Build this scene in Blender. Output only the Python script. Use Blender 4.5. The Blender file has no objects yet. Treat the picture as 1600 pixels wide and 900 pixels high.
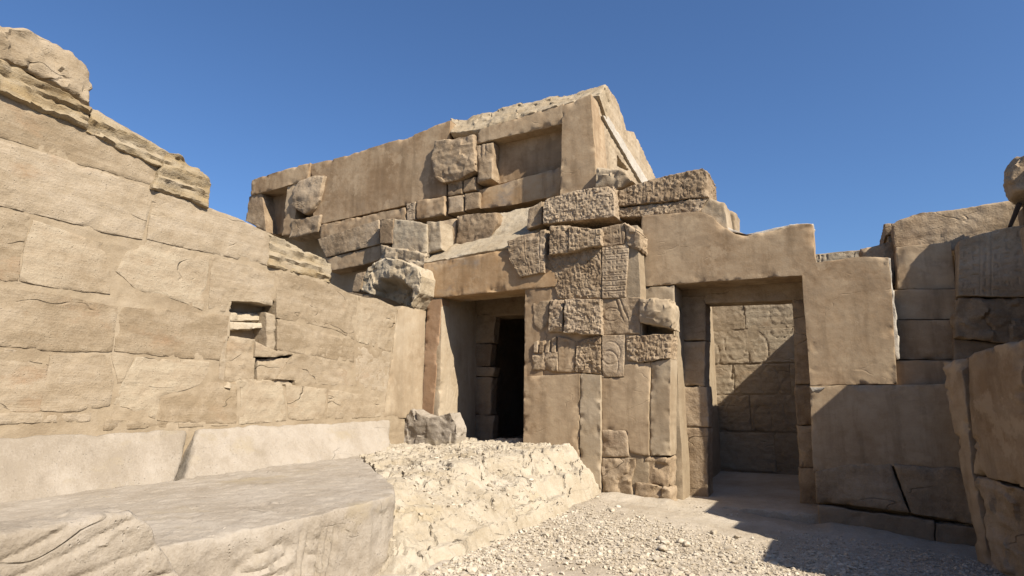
import bpy, math, random
import numpy as np
from mathutils import Vector

# ------------------------------------------------------------------ camera, sky, sun, exposure
scene = bpy.context.scene
FPX = 1000.0                      # focal length in photo pixels (1600 wide)
PITCH = math.radians(9.95)
YAW = math.radians(27.0)
EYE = 1.30
cam_d = bpy.data.cameras.new('camera')
cam = bpy.data.objects.new('camera', cam_d)
scene.collection.objects.link(cam)
cam.location = (0, 0, EYE)
cam.rotation_euler = (math.radians(90) + PITCH, 0, YAW)
cam_d.sensor_width = 36.0
cam_d.lens = 36.0 * FPX / 1600.0
cam_d.clip_start = 0.05
cam_d.clip_end = 3000
scene.camera = cam

SUN_DIR = Vector((-1.1, 0.40, -1.0)).normalized()     # the way the light travels
world = bpy.data.worlds.new('World')
scene.world = world
world.use_nodes = True
wn = world.node_tree
wn.nodes.clear()
sky = wn.nodes.new('ShaderNodeTexSky')
sky.sky_type = 'NISHITA'
sky.sun_disc = False
sky.sun_elevation = math.asin(-SUN_DIR.z)
sky.sun_rotation = math.atan2(-SUN_DIR.x, -SUN_DIR.y)
sky.altitude = 100
sky.air_density = 1.0
sky.dust_density = 1.4
sky.ozone_density = 10.0
bg = wn.nodes.new('ShaderNodeBackground')
bg.inputs['Strength'].default_value = 0.076
wo = wn.nodes.new('ShaderNodeOutputWorld')
wn.links.new(sky.outputs[0], bg.inputs[0])
wn.links.new(bg.outputs[0], wo.inputs[0])

sun_d = bpy.data.lights.new('sun', 'SUN')
sun_d.energy = 4.9
sun_d.angle = math.radians(0.5)
sun_d.color = (1.0, 0.92, 0.80)
sun = bpy.data.objects.new('sun', sun_d)
scene.collection.objects.link(sun)
sun.rotation_euler = SUN_DIR.to_track_quat('-Z', 'Y').to_euler()
sun.location = (20, -4, 18)

scene.view_settings.view_transform = 'Standard'
scene.view_settings.look = 'None'
scene.view_settings.gamma = 1.0
scene.view_settings.exposure = 0.95
scene.view_settings.use_curve_mapping = False

# ------------------------------------------------------------------ photo pixel -> place on a known plane
_F = np.array([-math.sin(YAW) * math.cos(PITCH), math.cos(YAW) * math.cos(PITCH), math.sin(PITCH)])
_R = np.array([math.cos(YAW), math.sin(YAW), 0.0])
_U = np.cross(_R, _F)
_O = np.array([0, 0, EYE])


def at(px, py, X=None, Y=None, Z=None):
    d = _F + _R * (px - 800) / FPX - _U * (py - 450) / FPX
    if X is not None:
        t = X / d[0]
    elif Y is not None:
        t = Y / d[1]
    else:
        t = (Z - EYE) / d[2]
    return _O + d * t


# ------------------------------------------------------------------ noise
def _hash(ix, iy, iz, s):
    h = (ix * 374761393 + iy * 668265263 + iz * 1274126177 + s * 974711) & 0xFFFFFFFF
    h = ((h ^ (h >> 13)) * 1274126177) & 0xFFFFFFFF
    h = (h ^ (h >> 16)) & 0xFFFF
    return h / 32767.5 - 1.0


def vnoise(p, s=0):
    p = np.asarray(p, float)
    i = np.floor(p).astype(np.int64)
    f = p - i
    f = f * f * f * (f * (f * 6 - 15) + 10)
    out = 0
    for dx in (0, 1):
        wx = f[..., 0] if dx else 1 - f[..., 0]
        for dy in (0, 1):
            wy = f[..., 1] if dy else 1 - f[..., 1]
            for dz in (0, 1):
                wz = f[..., 2] if dz else 1 - f[..., 2]
                out = out + wx * wy * wz * _hash(i[..., 0] + dx, i[..., 1] + dy, i[..., 2] + dz, s)
    return out


def fbm(p, scale, octs=4, s=0, gain=0.5):
    p = np.asarray(p, float) / scale
    a, o, t = 1.0, 0, 0
    for k in range(octs):
        o = o + a * vnoise(p + 17.3 * k, s + k)
        t += a
        a *= gain
        p = p * 2.03
    return o / t


def facet(p, scale, s=0, tilt=.9):
    """Angular broken-stone relief: every cell of a scattered pattern is a plane of its own height and tilt."""
    q = np.asarray(p, float) / scale
    i = np.floor(q).astype(np.int64)
    best = np.full(q.shape[:-1], 9e9)
    out = np.zeros(q.shape[:-1])
    for dx in (-1, 0, 1):
        for dy in (-1, 0, 1):
            for dz in (-1, 0, 1):
                cx, cy, cz = i[..., 0] + dx, i[..., 1] + dy, i[..., 2] + dz
                v = [q[..., k] - (cc + .5 + .45 * _hash(cx, cy, cz, s + 11 * k + 1)) for k, cc in enumerate((cx, cy, cz))]
                d = v[0] ** 2 + v[1] ** 2 + v[2] ** 2
                h = .6 * _hash(cx, cy, cz, s + 77)
                for k in range(3):
                    h = h + tilt * v[k] * _hash(cx, cy, cz, s + 101 + 13 * k)
                m = d < best
                best = np.where(m, d, best)
                out = np.where(m, h, out)
    return out


def sstep(a, b, x):
    t = np.clip((x - a) / (b - a), 0, 1)
    return t * t * (3 - 2 * t)


# ------------------------------------------------------------------ materials
def new_mat(name):
    m = bpy.data.materials.new(name)
    m.use_nodes = True
    nt = m.node_tree
    nt.nodes.clear()
    out = nt.nodes.new('ShaderNodeOutputMaterial')
    b = nt.nodes.new('ShaderNodeBsdfPrincipled')
    nt.links.new(b.outputs[0], out.inputs[0])
    b.inputs['Roughness'].default_value = 0.92
    b.inputs['Specular IOR Level'].default_value = 0.15
    return m, nt, b


def stone(name, lo, mid, hi, streak=0.4, stain=None, stain_at=0.62, big=0.7, fine=1.0, pits=0.5, bump=1.0, vary=0.16, grit=0.25, cracks=0.0, drip=0.0, gain=1.0):
    tone = np.array([1.0, .995, .965]) * .61 * gain
    lo, mid, hi = (tuple(float(v) for v in np.array(q) * tone) for q in (lo, mid, hi))
    stain = tuple(float(v) for v in np.array(stain) * tone) if stain else None
    m, nt, b = new_mat(name)
    N, L = nt.nodes.new, nt.links.new
    geo = N('ShaderNodeNewGeometry')
    oi = N('ShaderNodeObjectInfo')

    def mapped(sx, sy, sz):
        v = N('ShaderNodeVectorMath')
        v.operation = 'MULTIPLY'
        v.inputs[1].default_value = (sx, sy, sz)
        L(geo.outputs['Position'], v.inputs[0])
        # a little of the object's own random value, so neighbouring blocks differ in bedding
        a = N('ShaderNodeVectorMath')
        a.operation = 'MULTIPLY_ADD'
        a.inputs[1].default_value = (7, 7, 7)
        L(oi.outputs['Random'], a.inputs[0])
        L(v.outputs[0], a.inputs[2])
        return a.outputs[0]

    def noise(vec, scale, detail, rough=0.6):
        n = N('ShaderNodeTexNoise')
        n.inputs['Scale'].default_value = scale
        n.inputs['Detail'].default_value = detail
        n.inputs['Roughness'].default_value = rough
        L(vec, n.inputs['Vector'])
        return n.outputs['Fac']

    def math_(op, a, c=None, clamp=False):
        n = N('ShaderNodeMath')
        n.operation = op
        n.use_clamp = clamp
        for i, v in enumerate((a, c)):
            if v is None:
                continue
            if isinstance(v, (int, float)):
                n.inputs[i].default_value = v
            else:
                L(v, n.inputs[i])
        return n.outputs[0]

    p1 = mapped(1, 1, 1)
    p2 = mapped(0.55, 0.55, 6.5)
    nb = noise(p1, big * 2.2, 7, 0.62)
    ns = noise(p2, 1.6, 6, 0.65)
    nf = noise(p1, 55, 3, 0.7)
    nm = noise(p1, 9, 5, 0.65)
    t = math_('ADD', math_('MULTIPLY', nb, 1 - streak), math_('MULTIPLY', ns, streak))
    t = math_('ADD', t, math_('MULTIPLY', math_('SUBTRACT', nf, 0.5), grit))
    t = math_('ADD', t, math_('MULTIPLY', math_('SUBTRACT', nm, 0.5), 0.35))
    t = math_('ADD', t, math_('MULTIPLY', math_('SUBTRACT', oi.outputs['Random'], 0.5), vary))
    r = N('ShaderNodeValToRGB')
    e = r.color_ramp.elements
    e[0].position = 0.34
    e[0].color = (*lo, 1)
    e[1].position = 0.66
    e[1].color = (*hi, 1)
    x = e.new(0.5)
    x.color = (*mid, 1)
    L(t, r.inputs[0])
    col = r.outputs[0]
    if stain:
        sn = noise(mapped(0.8, 0.8, 1.7), 1.3, 6, 0.68)
        mr = N('ShaderNodeMapRange')
        mr.inputs[1].default_value = stain_at - 0.07
        mr.inputs[2].default_value = stain_at + 0.1
        L(sn, mr.inputs[0])
        mx = N('ShaderNodeMix')
        mx.data_type = 'RGBA'
        L(mr.outputs[0], mx.inputs[0])
        L(col, mx.inputs[6])
        mx.inputs[7].default_value = (*stain, 1)
        col = mx.outputs[2]
    if drip:
        dn = noise(mapped(3.2, 3.2, .45), 1.5, 5, 0.6)
        dr = N('ShaderNodeMapRange')
        dr.inputs[1].default_value = 0.50
        dr.inputs[2].default_value = 0.68
        dr.inputs[4].default_value = drip
        L(dn, dr.inputs[0])
        dm = N('ShaderNodeMix')
        dm.data_type = 'RGBA'
        L(dr.outputs[0], dm.inputs[0])
        L(col, dm.inputs[6])
        dm.inputs[7].default_value = (*[v * .62 for v in lo], 1)
        pn = noise(mapped(1.3, 1.3, 1.1), 1.9, 5, 0.65)
        pr = N('ShaderNodeMapRange')
        pr.inputs[1].default_value = 0.56
        pr.inputs[2].default_value = 0.62
        pr.inputs[4].default_value = drip * .9
        L(pn, pr.inputs[0])
        pm_ = N('ShaderNodeMix')
        pm_.data_type = 'RGBA'
        L(pr.outputs[0], pm_.inputs[0])
        L(dm.outputs[2], pm_.inputs[6])
        pm_.inputs[7].default_value = (*[v * 1.12 for v in hi], 1)
        col = pm_.outputs[2]
    L(col, b.inputs['Base Color'])
    # relief
    vo = N('ShaderNodeTexVoronoi')
    vo.inputs['Scale'].default_value = 38
    L(p1, vo.inputs['Vector'])
    pit = N('ShaderNodeMapRange')
    pit.inputs[1].default_value = 0.0
    pit.inputs[2].default_value = 0.28
    L(vo.outputs['Distance'], pit.inputs[0])
    pm = math_('MULTIPLY', math_('GREATER_THAN', nm, 0.56), pits)
    pv = math_('MULTIPLY', math_('SUBTRACT', pit.outputs[0], 1.0), pm)
    hgt = math_('ADD', math_('MULTIPLY', nf, 0.35 * fine), math_('MULTIPLY', nm, 1.2))
    hgt = math_('ADD', hgt, math_('MULTIPLY', noise(p2, 9, 4, 0.7), streak * .6))
    hgt = math_('ADD', hgt, math_('MULTIPLY', pv, 0.5))
    if cracks:
        cn = noise(mapped(.8, .8, 2.0), 1.0, 3, 0.45)
        cd = math_('ABSOLUTE', math_('SUBTRACT', cn, 0.5))
        cm = N('ShaderNodeMapRange')
        cm.inputs[1].default_value = 0.0
        cm.inputs[2].default_value = 0.007
        cm.inputs[3].default_value = 1.0
        cm.inputs[4].default_value = 0.0
        L(cd, cm.inputs[0])
        mk = N('ShaderNodeMapRange')
        mk.inputs[1].default_value = 0.53
        mk.inputs[2].default_value = 0.63
        L(noise(p1, 1.9, 3), mk.inputs[0])
        ck = math_('MULTIPLY', math_('MULTIPLY', cm.outputs[0], mk.outputs[0]), cracks)
        hgt = math_('SUBTRACT', hgt, math_('MULTIPLY', ck, 1.3))
    bp = N('ShaderNodeBump')
    bp.inputs['Strength'].default_value = 1.0
    bp.inputs['Distance'].default_value = 0.012 * bump
    L(hgt, bp.inputs['Height'])
    L(bp.outputs[0], b.inputs['Normal'])
    return m


M = {}
M['wall'] = stone('worn_sandstone', (.34, .258, .168), (.445, .352, .245), (.52, .425, .315), streak=.5, stain=(.40, .265, .16), stain_at=.65, vary=.18, bump=1.2, pits=.8, cracks=1, gain=0.97)
M['cream'] = stone('cream_limestone', (.43, .335, .22), (.53, .435, .31), (.60, .51, .385), streak=.25, stain=(.48, .35, .19), stain_at=.68, bump=1.3)
M['chalk'] = stone('chalky_limestone', (.50, .415, .30), (.62, .535, .415), (.69, .61, .495), streak=.3, stain=(.56, .45, .29), stain_at=.64, bump=1.5, cracks=1, gain=0.92)
M['lightwall'] = stone('light_sandstone', (.38, .29, .19), (.49, .39, .275), (.56, .465, .34), streak=.4, stain=(.42, .30, .19), stain_at=.65, vary=.18, bump=1.2, pits=.8, cracks=1, gain=0.95)
M['strata'] = stone('yellow_strata', (.34, .24, .13), (.45, .35, .22), (.51, .42, .30), streak=.7, stain=(.45, .31, .14), stain_at=.60, bump=1.6, gain=0.9)
M['mortar'] = stone('lime_mortar', (.35, .265, .175), (.42, .33, .225), (.48, .385, .275), streak=.1, grit=.2, bump=.8, gain=1.0)
M['ledge'] = stone('dusty_grey_stone', (.43, .36, .28), (.52, .445, .36), (.59, .515, .43), streak=.0, grit=.4, pits=1.0, bump=1.2, stain=(.50, .41, .28), stain_at=.63, cracks=0.5, gain=0.84)
M['facade'] = stone('brown_sandstone', (.30, .21, .13), (.45, .335, .22), (.57, .445, .315), streak=.2, stain=(.33, .235, .155), stain_at=.62, bump=1.3, cracks=0.8, drip=0.25)
M['plaster'] = stone('smooth_brown_plaster', (.36, .24, .14), (.49, .355, .225), (.59, .45, .30), streak=.1, big=.5, grit=.14, fine=.5, pits=.15, bump=.4, stain=(.41, .30, .195), stain_at=.58, cracks=0.5, drip=0.5, gain=1)
M['orange'] = stone('ochre_plaster', (.45, .285, .15), (.56, .385, .225), (.60, .45, .29), streak=.15, grit=.12, fine=.5, pits=.1, bump=.4, stain=(.31, .27, .235), stain_at=.6, drip=0.6)
M['pale'] = stone('pale_plaster', (.41, .31, .205), (.49, .385, .265), (.56, .455, .33), streak=.1, grit=.15, fine=.6, pits=.2, bump=.5, drip=0.35)
M['shade_brown'] = stone('shaded_brown_plaster', (.36, .22, .13), (.42, .27, .165), (.46, .31, .2), streak=.1, grit=.1, pits=.1, bump=.4)  # left jamb front: the brown of its grazing shade is in the colour
M['white'] = stone('white_mortar', (.52, .46, .38), (.60, .54, .46), (.68, .62, .54), streak=.1, bump=.8)
M['grey'] = stone('weathered_grey_stone', (.24, .20, .16), (.36, .31, .245), (.50, .43, .34), streak=.3, bump=1.6)
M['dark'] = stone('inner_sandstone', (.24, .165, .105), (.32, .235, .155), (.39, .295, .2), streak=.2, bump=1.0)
M['ground'] = stone('dusty_ground', (.46, .38, .285), (.55, .47, .37), (.63, .55, .45), streak=0, big=.5, grit=.5, bump=1.6, vary=0)
M['pebble'] = stone('limestone_chips', (.48, .40, .30), (.67, .585, .465), (.82, .74, .62), streak=0, big=6, grit=.3, bump=.5)
M['wood'] = stone('dark_timber', (.05, .035, .025), (.08, .055, .04), (.11, .08, .055), streak=.6, bump=.8)

# ------------------------------------------------------------------ objects
C = scene.collection


def link_mesh(name, V, Fc, mat, parent=None, base=None, sharp=42):
    V = np.asarray(V, float)
    if base is None:
        mn, mx = V.min(0), V.max(0)
        base = np.array([(mn[0] + mx[0]) / 2, (mn[1] + mx[1]) / 2, mn[2]])
    me = bpy.data.meshes.new(name)
    me.from_pydata((V - base).tolist(), [], Fc)
    me.update()
    me.shade_smooth()
    if sharp:
        me.set_sharp_from_angle(angle=math.radians(sharp))
    me.materials.append(M[mat] if isinstance(mat, str) else mat)
    o = bpy.data.objects.new(name, me)
    C.objects.link(o)
    if parent:
        o.parent = parent
        pw = Vector((0, 0, 0))
        q = parent
        while q:
            pw += q.location
            q = q.parent
        o.location = Vector(base) - pw
    else:
        o.location = base
    return o


def tag(o, label, cat, group=None):
    o['label'] = label
    o['category'] = cat
    if group:
        o['group'] = group
    return o


def thing(name, label, cat, loc):
    o = bpy.data.objects.new(name, None)
    o.empty_display_size = 0.2
    C.objects.link(o)
    o.location = loc
    o['kind'] = 'thing'
    return tag(o, label, cat)


STYLE = {   # broad amp, broad scale, mid amp, mid scale, bedding amp, edge jag, bevel, chip, facet amp, facet scale
    'flush':   (.016, .50, .009, .07, .005, .012, .004, .026, .003, .08),
    'dressed': (.008, .50, .005, .08, .003, .008, .009, .030, .002, .10),
    'worn':    (.014, .45, .010, .10, .006, .016, .014, .050, .006, .12),
    'rough':   (.014, .30, .010, .04, .003, .014, .014, .040, .010, .05),
    'rock':    (.050, .35, .022, .09, .018, .034, .030, .070, .040, .17),
    'strata':  (.030, .35, .018, .07, .075, .030, .020, .050, .012, .12),
    'plaster': (.007, .60, .0020, .08, .0, .011, .005, .045, .001, .10),
    'clean':   (.003, .60, .001, .15, .0, .002, .006, .002, .0, .1),
}


def edge_pts(path, n, tpos):
    path = np.asarray(path, float)
    seg = np.linalg.norm(np.diff(path, axis=0), axis=1)
    cum = np.concatenate([[0], np.cumsum(seg)])
    tt = tpos * cum[-1]
    return np.stack([np.interp(tt, cum, path[:, k]) for k in range(3)], 1)


def slab(name, pts, ext, mat, parent=None, style='dressed', cell=.03, seed=0, relief=None, sides=True, side_fn=None, bulge=0.0, k=None, pos_fn=None, nseed=None, bev_=None):
    """A block: pts is the outline of its face counter-clockwise seen from outside, corners marked by a
    trailing 1 (or exactly four points); ext is the vector from the face into the block."""
    if len(pts) == 4:
        P = [np.asarray(p[0] if isinstance(p, tuple) and len(p) == 2 and np.ndim(p[0]) else p, float) for p in pts]
        cor = [0, 1, 2, 3]
    else:
        P = [np.asarray(p[0], float) for p in pts]
        cor = [i for i, p in enumerate(pts) if p[1]]
    ext = np.asarray(ext, float)
    depth = np.linalg.norm(ext)
    nrm = -ext / depth
    E = []
    for q in range(4):
        i, j = cor[q], cor[(q + 1) % 4]
        idx = list(range(i, j + 1)) if j > i else list(range(i, len(P))) + list(range(0, j + 1))
        E.append([P[z] for z in idx])
    st = STYLE[style]
    ba, bs, ma, ms, da, jag, bev, chip, fa, fs = st if k is None else tuple(v * k if w in (0, 2, 4, 5, 6, 7, 8) else v for w, v in enumerate(st))
    ln = [np.linalg.norm(np.diff(np.array(e), axis=0), axis=1).sum() for e in E]
    wd, ht = (ln[0] + ln[2]) / 2, (ln[1] + ln[3]) / 2
    bev = min(bev_ or bev, wd * .2, ht * .2)
    nse = seed if nseed is None else nseed
    if abs(nrm[2]) > .7:
        da = 0                                         # a bed face shows no bedding lines

    def params(w):
        n = int(np.clip(round(w / cell), 3, 420))
        t = np.linspace(0, 1, n + 1)
        b = bev / w
        ex = [b * .12, b * .45]
        t = np.concatenate([t, ex, [1 - v for v in ex]])
        return np.unique(np.round(t, 6))
    ts, tt = params(wd), params(ht)
    nx, ny = len(ts), len(tt)

    def jagged(e, t, out):
        p = edge_pts(e, len(t), t)
        fade = np.clip(np.minimum(t, 1 - t) * 12, 0, 1)
        n = fbm(p + seed * 3.1, .22, 3, seed + 5) * jag + fbm(p + seed, .05, 2, seed + 9) * jag * .4
        return p + out[None] * (n * fade)[:, None]
    dirx = np.array(E[0][-1]) - np.array(E[0][0])
    dirx /= np.linalg.norm(dirx) + 1e-9
    diry = np.cross(nrm, dirx)
    B = jagged(E[0], ts, diry)
    Rr = jagged(E[1], tt, dirx)
    T = jagged(E[2][::-1], ts, diry)
    Lf = jagged(E[3][::-1], tt, dirx)
    s_, t_ = np.meshgrid(ts, tt, indexing='xy')           # [ny,nx]
    S, Tm = s_[..., None], t_[..., None]
    G = ((1 - Tm) * B[None] + Tm * T[None] + (1 - S) * Lf[:, None] + S * Rr[:, None]
         - ((1 - S) * (1 - Tm) * B[0] + S * (1 - Tm) * B[-1] + (1 - S) * Tm * T[0] + S * Tm * T[-1]))
    dl, dr, db, dt = s_ * wd, (1 - s_) * wd, t_ * ht, (1 - t_) * ht
    # rounded edges; each edge worn by a different amount
    wear = 1 + .8 * fbm(G + 3.3, .3, 2, seed + 31)
    bb = bev * np.clip(wear, .35, 2.2)

    def rnd(d):
        q = np.clip(1 - d / np.maximum(bb, 1e-4), 0, 1)
        return 1 - np.sqrt(np.clip(1 - q * q, 0, 1))
    off = -bb * np.minimum(rnd(np.minimum(dl, dr)) + rnd(np.minimum(db, dt)), 1.3)
    de = np.minimum(np.minimum(dl, dr), np.minimum(db, dt))
    cn = fbm(G + 9.7, .16, 3, seed + 41)
    off -= chip * np.clip(cn - .1, 0, 1) * 2.2 * np.exp(-de / .05)
    q = G + nse * 1.37
    off += ba * fbm(q, bs, 3, nse + 1) + ma * fbm(q, ms, 4, nse + 2)
    if fa:
        off += fa * facet(q, fs, seed + 6)
    if da:
        qz = q * np.array([.3, .3, 6.0])
        off += da * fbm(qz, .4, 3, nse + 3)
    if bulge:
        off += bulge * (np.clip(4 * s_ * (1 - s_), 0, 1) * np.clip(4 * t_ * (1 - t_), 0, 1)) ** .6
    if pos_fn is not None:
        off += pos_fn(G)
    if relief is not None:
        off += relief(s_ * wd, t_ * ht, wd, ht)
    G = G + nrm * off[..., None]
    V = [G.reshape(-1, 3)]
    idx = np.arange(nx * ny).reshape(ny, nx)
    Fc = np.stack([idx[:-1, :-1], idx[:-1, 1:], idx[1:, 1:], idx[1:, :-1]], -1).reshape(-1, 4).tolist()
    ring = np.concatenate([idx[0, :-1], idx[:-1, -1], idx[-1, :0:-1], idx[:0:-1, 0]])
    rp = V[0][ring]
    cen = rp.mean(0)
    nr = len(ring)
    # outward directions round the outline
    tang = np.roll(rp, -1, 0) - np.roll(rp, 1, 0)
    for _ in range(2):
        tang = tang + np.roll(tang, 1, 0) + np.roll(tang, -1, 0)
    outw = np.cross(tang, nrm)
    outw /= np.linalg.norm(outw, axis=1)[:, None] + 1e-9
    nk = max(1, min(90, int(round(depth / (cell * 1.3))))) if sides else 1
    prev = ring
    base = nx * ny
    flat0 = rp - ((rp - P[0]) @ nrm)[:, None] * nrm
    for r in range(1, nk + 1):
        f = r / nk
        row = rp * (1 - f) + (flat0 + ext) * f
        w = min(1, (1 - f) * 6) if nk > 1 else 0
        if nk > 1:
            d = (ba * fbm(row + seed, bs, 2, seed + 1) + ma * fbm(row + seed, ms, 3, seed + 2)) * w
            if fa:
                d = d + fa * facet(row + seed, fs, seed + 6) * w
            if side_fn is not None:
                d = d + side_fn(row)
            row = row + outw * (d - .3 * bev * (r == 1) * 0)[:, None]
        V.append(row)
        cur = np.arange(base, base + nr)
        base += nr
        nxt, pn = np.roll(cur, -1), np.roll(prev, -1)
        Fc += np.stack([prev, cur, nxt, pn], -1).tolist()
        prev = cur
    Fc.append(prev[::-1].tolist())
    return link_mesh(name, np.concatenate(V), Fc, mat, parent)


def box(x0, x1, y0, y1, z0, z1):
    V = [(x, y, z) for z in (z0, z1) for y in (y0, y1) for x in (x0, x1)]
    F = [(0, 2, 3, 1), (4, 5, 7, 6), (0, 1, 5, 4), (2, 6, 7, 3), (0, 4, 6, 2), (1, 3, 7, 5)]
    return V, F


def boxobj(name, b, mat, parent=None):
    """A plain mass of masonry, its faces gridded and roughened."""
    x0, x1, y0, y1, z0, z1 = b
    pts = [(x0, y0, z0), (x1, y0, z0), (x1, y0, z1), (x0, y0, z1)]
    return slab(name, pts, (0, y1 - y0, 0), mat, parent, 'worn', cell=.12, seed=int(abs(x0 * 7 + z1 * 3)) + 1)


def rock(name, c, size, mat, parent=None, seed=0, sub=5, cuts=9, amp=.10, rotz=0, flat=None):
    import bmesh
    bm = bmesh.new()
    bmesh.ops.create_icosphere(bm, subdivisions=sub, radius=1)
    V = np.array([v.co[:] for v in bm.verts])
    F = [[v.index for v in f.verts] for f in bm.faces]
    bm.free()
    rg = np.random.RandomState(seed)
    for _ in range(cuts):
        n = rg.normal(size=3)
        n /= np.linalg.norm(n)
        d = rg.uniform(.55, .85)
        e = np.clip(V @ n - d, 0, None)
        V = V - n * (e * .93)[:, None]
    if flat:
        for n, d in flat:
            n = np.array(n, float)
            n /= np.linalg.norm(n)
            e = np.clip(V @ n - d, 0, None)
            V = V - n * (e * .96)[:, None]
    u = V / (np.linalg.norm(V, axis=1)[:, None] + 1e-9)
    V = V + u * (amp * fbm(V + seed * 5, .6, 4, seed) + amp * .35 * fbm(V * np.array([.6, .6, 4]) + seed, .5, 3, seed + 7))[:, None]
    V = V + u * (amp * .5 * facet(V + seed, .45, seed + 3))[:, None]
    V = V * np.array(size)
    cz, sz = math.cos(rotz), math.sin(rotz)
    V = V @ np.array([[cz, sz, 0], [-sz, cz, 0], [0, 0, 1]])
    return link_mesh(name, V + np.array(c), F, mat, parent, sharp=35)


# ------------------------------------------------------------------ carving
def raster(seed, W, H, kind='glyph', res=.006):
    rg = np.random.RandomState(seed)
    nx, ny = max(4, int(W / res)), max(4, int(H / res))
    A = np.zeros((ny, nx))
    yy, xx = np.mgrid[0:ny, 0:nx].astype(float) * res

    def bar(x, y, w, h, d=1.0):
        A[(xx > x) & (xx < x + w) & (yy > y) & (yy < y + h)] = d

    def line(x0, y0, x1, y1, w, d=1.0):
        dx, dy = x1 - x0, y1 - y0
        l2 = dx * dx + dy * dy + 1e-9
        t = np.clip(((xx - x0) * dx + (yy - y0) * dy) / l2, 0, 1)
        A[np.hypot(xx - x0 - t * dx, yy - y0 - t * dy) < w] = d

    def oval(x, y, a, b, w=None, d=1.0):
        r = np.hypot((xx - x) / a, (yy - y) / b)
        A[(r < 1) if w is None else ((r < 1) & (r > 1 - w / min(a, b)))] = d

    def sign(x, y, c):
        kd = rg.randint(0, 8)
        if kd == 0:      # reed leaf
            oval(x + c * .5, y + c * .55, c * .13, c * .4)
            bar(x + c * .46, y + c * .05, c * .08, c * .4)
        elif kd == 1:    # ripple
            for q in range(5):
                line(x + c * (.1 + .16 * q), y + c * (.4 + .15 * (q % 2)), x + c * (.26 + .16 * q), y + c * (.55 - .15 * (q % 2)), c * .05)
        elif kd == 2:    # bird
            oval(x + c * .5, y + c * .5, c * .28, c * .17)
            oval(x + c * .28, y + c * .75, c * .11, c * .11)
            line(x + c * .7, y + c * .45, x + c * .92, y + c * .2, c * .05)
            line(x + c * .5, y + c * .35, x + c * .5, y + c * .08, c * .04)
        elif kd == 3:    # sun disc
            oval(x + c * .5, y + c * .5, c * .3, c * .3, c * .1)
        elif kd == 4:    # bread and stroke
            oval(x + c * .35, y + c * .45, c * .24, c * .16)
            bar(x + c * .7, y + c * .2, c * .1, c * .6)
        elif kd == 5:    # bars
            for q in range(3):
                bar(x + c * .12, y + c * (.2 + .24 * q), c * .76, c * .1)
        elif kd == 6:    # eye / mouth
            oval(x + c * .5, y + c * .5, c * .42, c * .17, c * .07)
        else:            # seated figure
            oval(x + c * .45, y + c * .3, c * .3, c * .24)
            oval(x + c * .5, y + c * .72, c * .13, c * .15)
            line(x + c * .5, y + c * .45, x + c * .85, y + c * .6, c * .06)
    if kind == 'glyph':
        c = .125
        x = .015
        while x < W - .05:
            bar(x - .008, 0, .009, H, .9)
            y = .01
            while y < H - .05:
                cc = c * rg.uniform(.8, 1.05)
                sign(x + .008, y, min(cc, .115))
                y += cc + .012
            x += c + .02
    elif kind == 'bands':
        for y in np.arange(.02, H, .085):
            bar(0, y, W, .010, .9)
            x = .01
            while x < W:
                sign(x, y + .012, .066)
                x += .07
    elif kind == 'figure':
        for q in range(int(max(2, W * H * 3.5))):
            x, y = rg.uniform(0, W), rg.uniform(0, H)
            a = rg.uniform(.08, .22)
            if rg.rand() < .45:
                oval(x, y, a, a * rg.uniform(.6, 1.8), .016, rg.uniform(.6, 1))
            else:
                x1, y1 = x + rg.uniform(-.5, .5) * .5, y + rg.uniform(.15, .7)
                line(x, y, x1, y1, .010)
                line(x + .09, y, x1 + .06, y1, .010)
    # soften by a small box blur
    for _ in range(1):
        A = (A + np.roll(A, 1, 0) + np.roll(A, -1, 0) + np.roll(A, 1, 1) + np.roll(A, -1, 1)) / 5

    def f(s, t, wd, ht):
        i = np.clip((t / res).astype(int), 0, ny - 1)
        j = np.clip((s / res).astype(int), 0, nx - 1)
        return A[i, j]
    return f


def carve(seed, W, H, kind, depth=-.012, fade=None):
    f = raster(seed, W, H, kind)

    def g(s, t, wd, ht):
        w = 1.0
        if fade:
            p = np.stack([s, t, s * 0 + seed], -1)
            w = sstep(fade - .25, fade + .15, fbm(p, .25, 3, seed))
        return depth * f(s * W / wd, t * H / ht, wd, ht) * w
    return g


def hammered(seed, d=.02):
    gl = raster(seed + 500, 1.2, .6, 'glyph')

    def g(s, t, wd, ht):
        p = np.stack([s, t, s * 0 + seed * 2.1], -1)
        a = np.abs(fbm(p, .034, 3, seed + 60, .6))
        keep = sstep(-.25, .15, fbm(p + 4, .2, 3, seed + 8))
        return d * .34 * (a - .25) * 1.6 + .008 * keep * gl(s, t, wd, ht)
    return g


# helper: pixel quads on a plane
def qy(Y, *pp):
    return [at(p[0], p[1], Y=(p[2] if len(p) > 2 else Y)) for p in pp]


def py(Y, *pp):          # pixel outline; corners are the points written as (x, y, 'c')
    return [(at(p[0], p[1], Y=Y), 1 if len(p) > 2 else 0) for p in pp]


def qx(X, *pp):
    return [at(p[0], p[1], X=X) for p in pp]


def pxl(X, *pp):
    return [(at(p[0], p[1], X=X), 1 if len(p) > 2 else 0) for p in pp]


c = 'c'
BACK = (0, 1, 0)


def back(d):
    return (0, d, 0)


exec_parts = []
# ================================================================== GROUND
def gz(x, y):
    x = np.asarray(x, float)
    return np.clip(-.085 * np.clip(x + 3.0, 0, None), -.36, 0) + 0 * y


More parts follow.
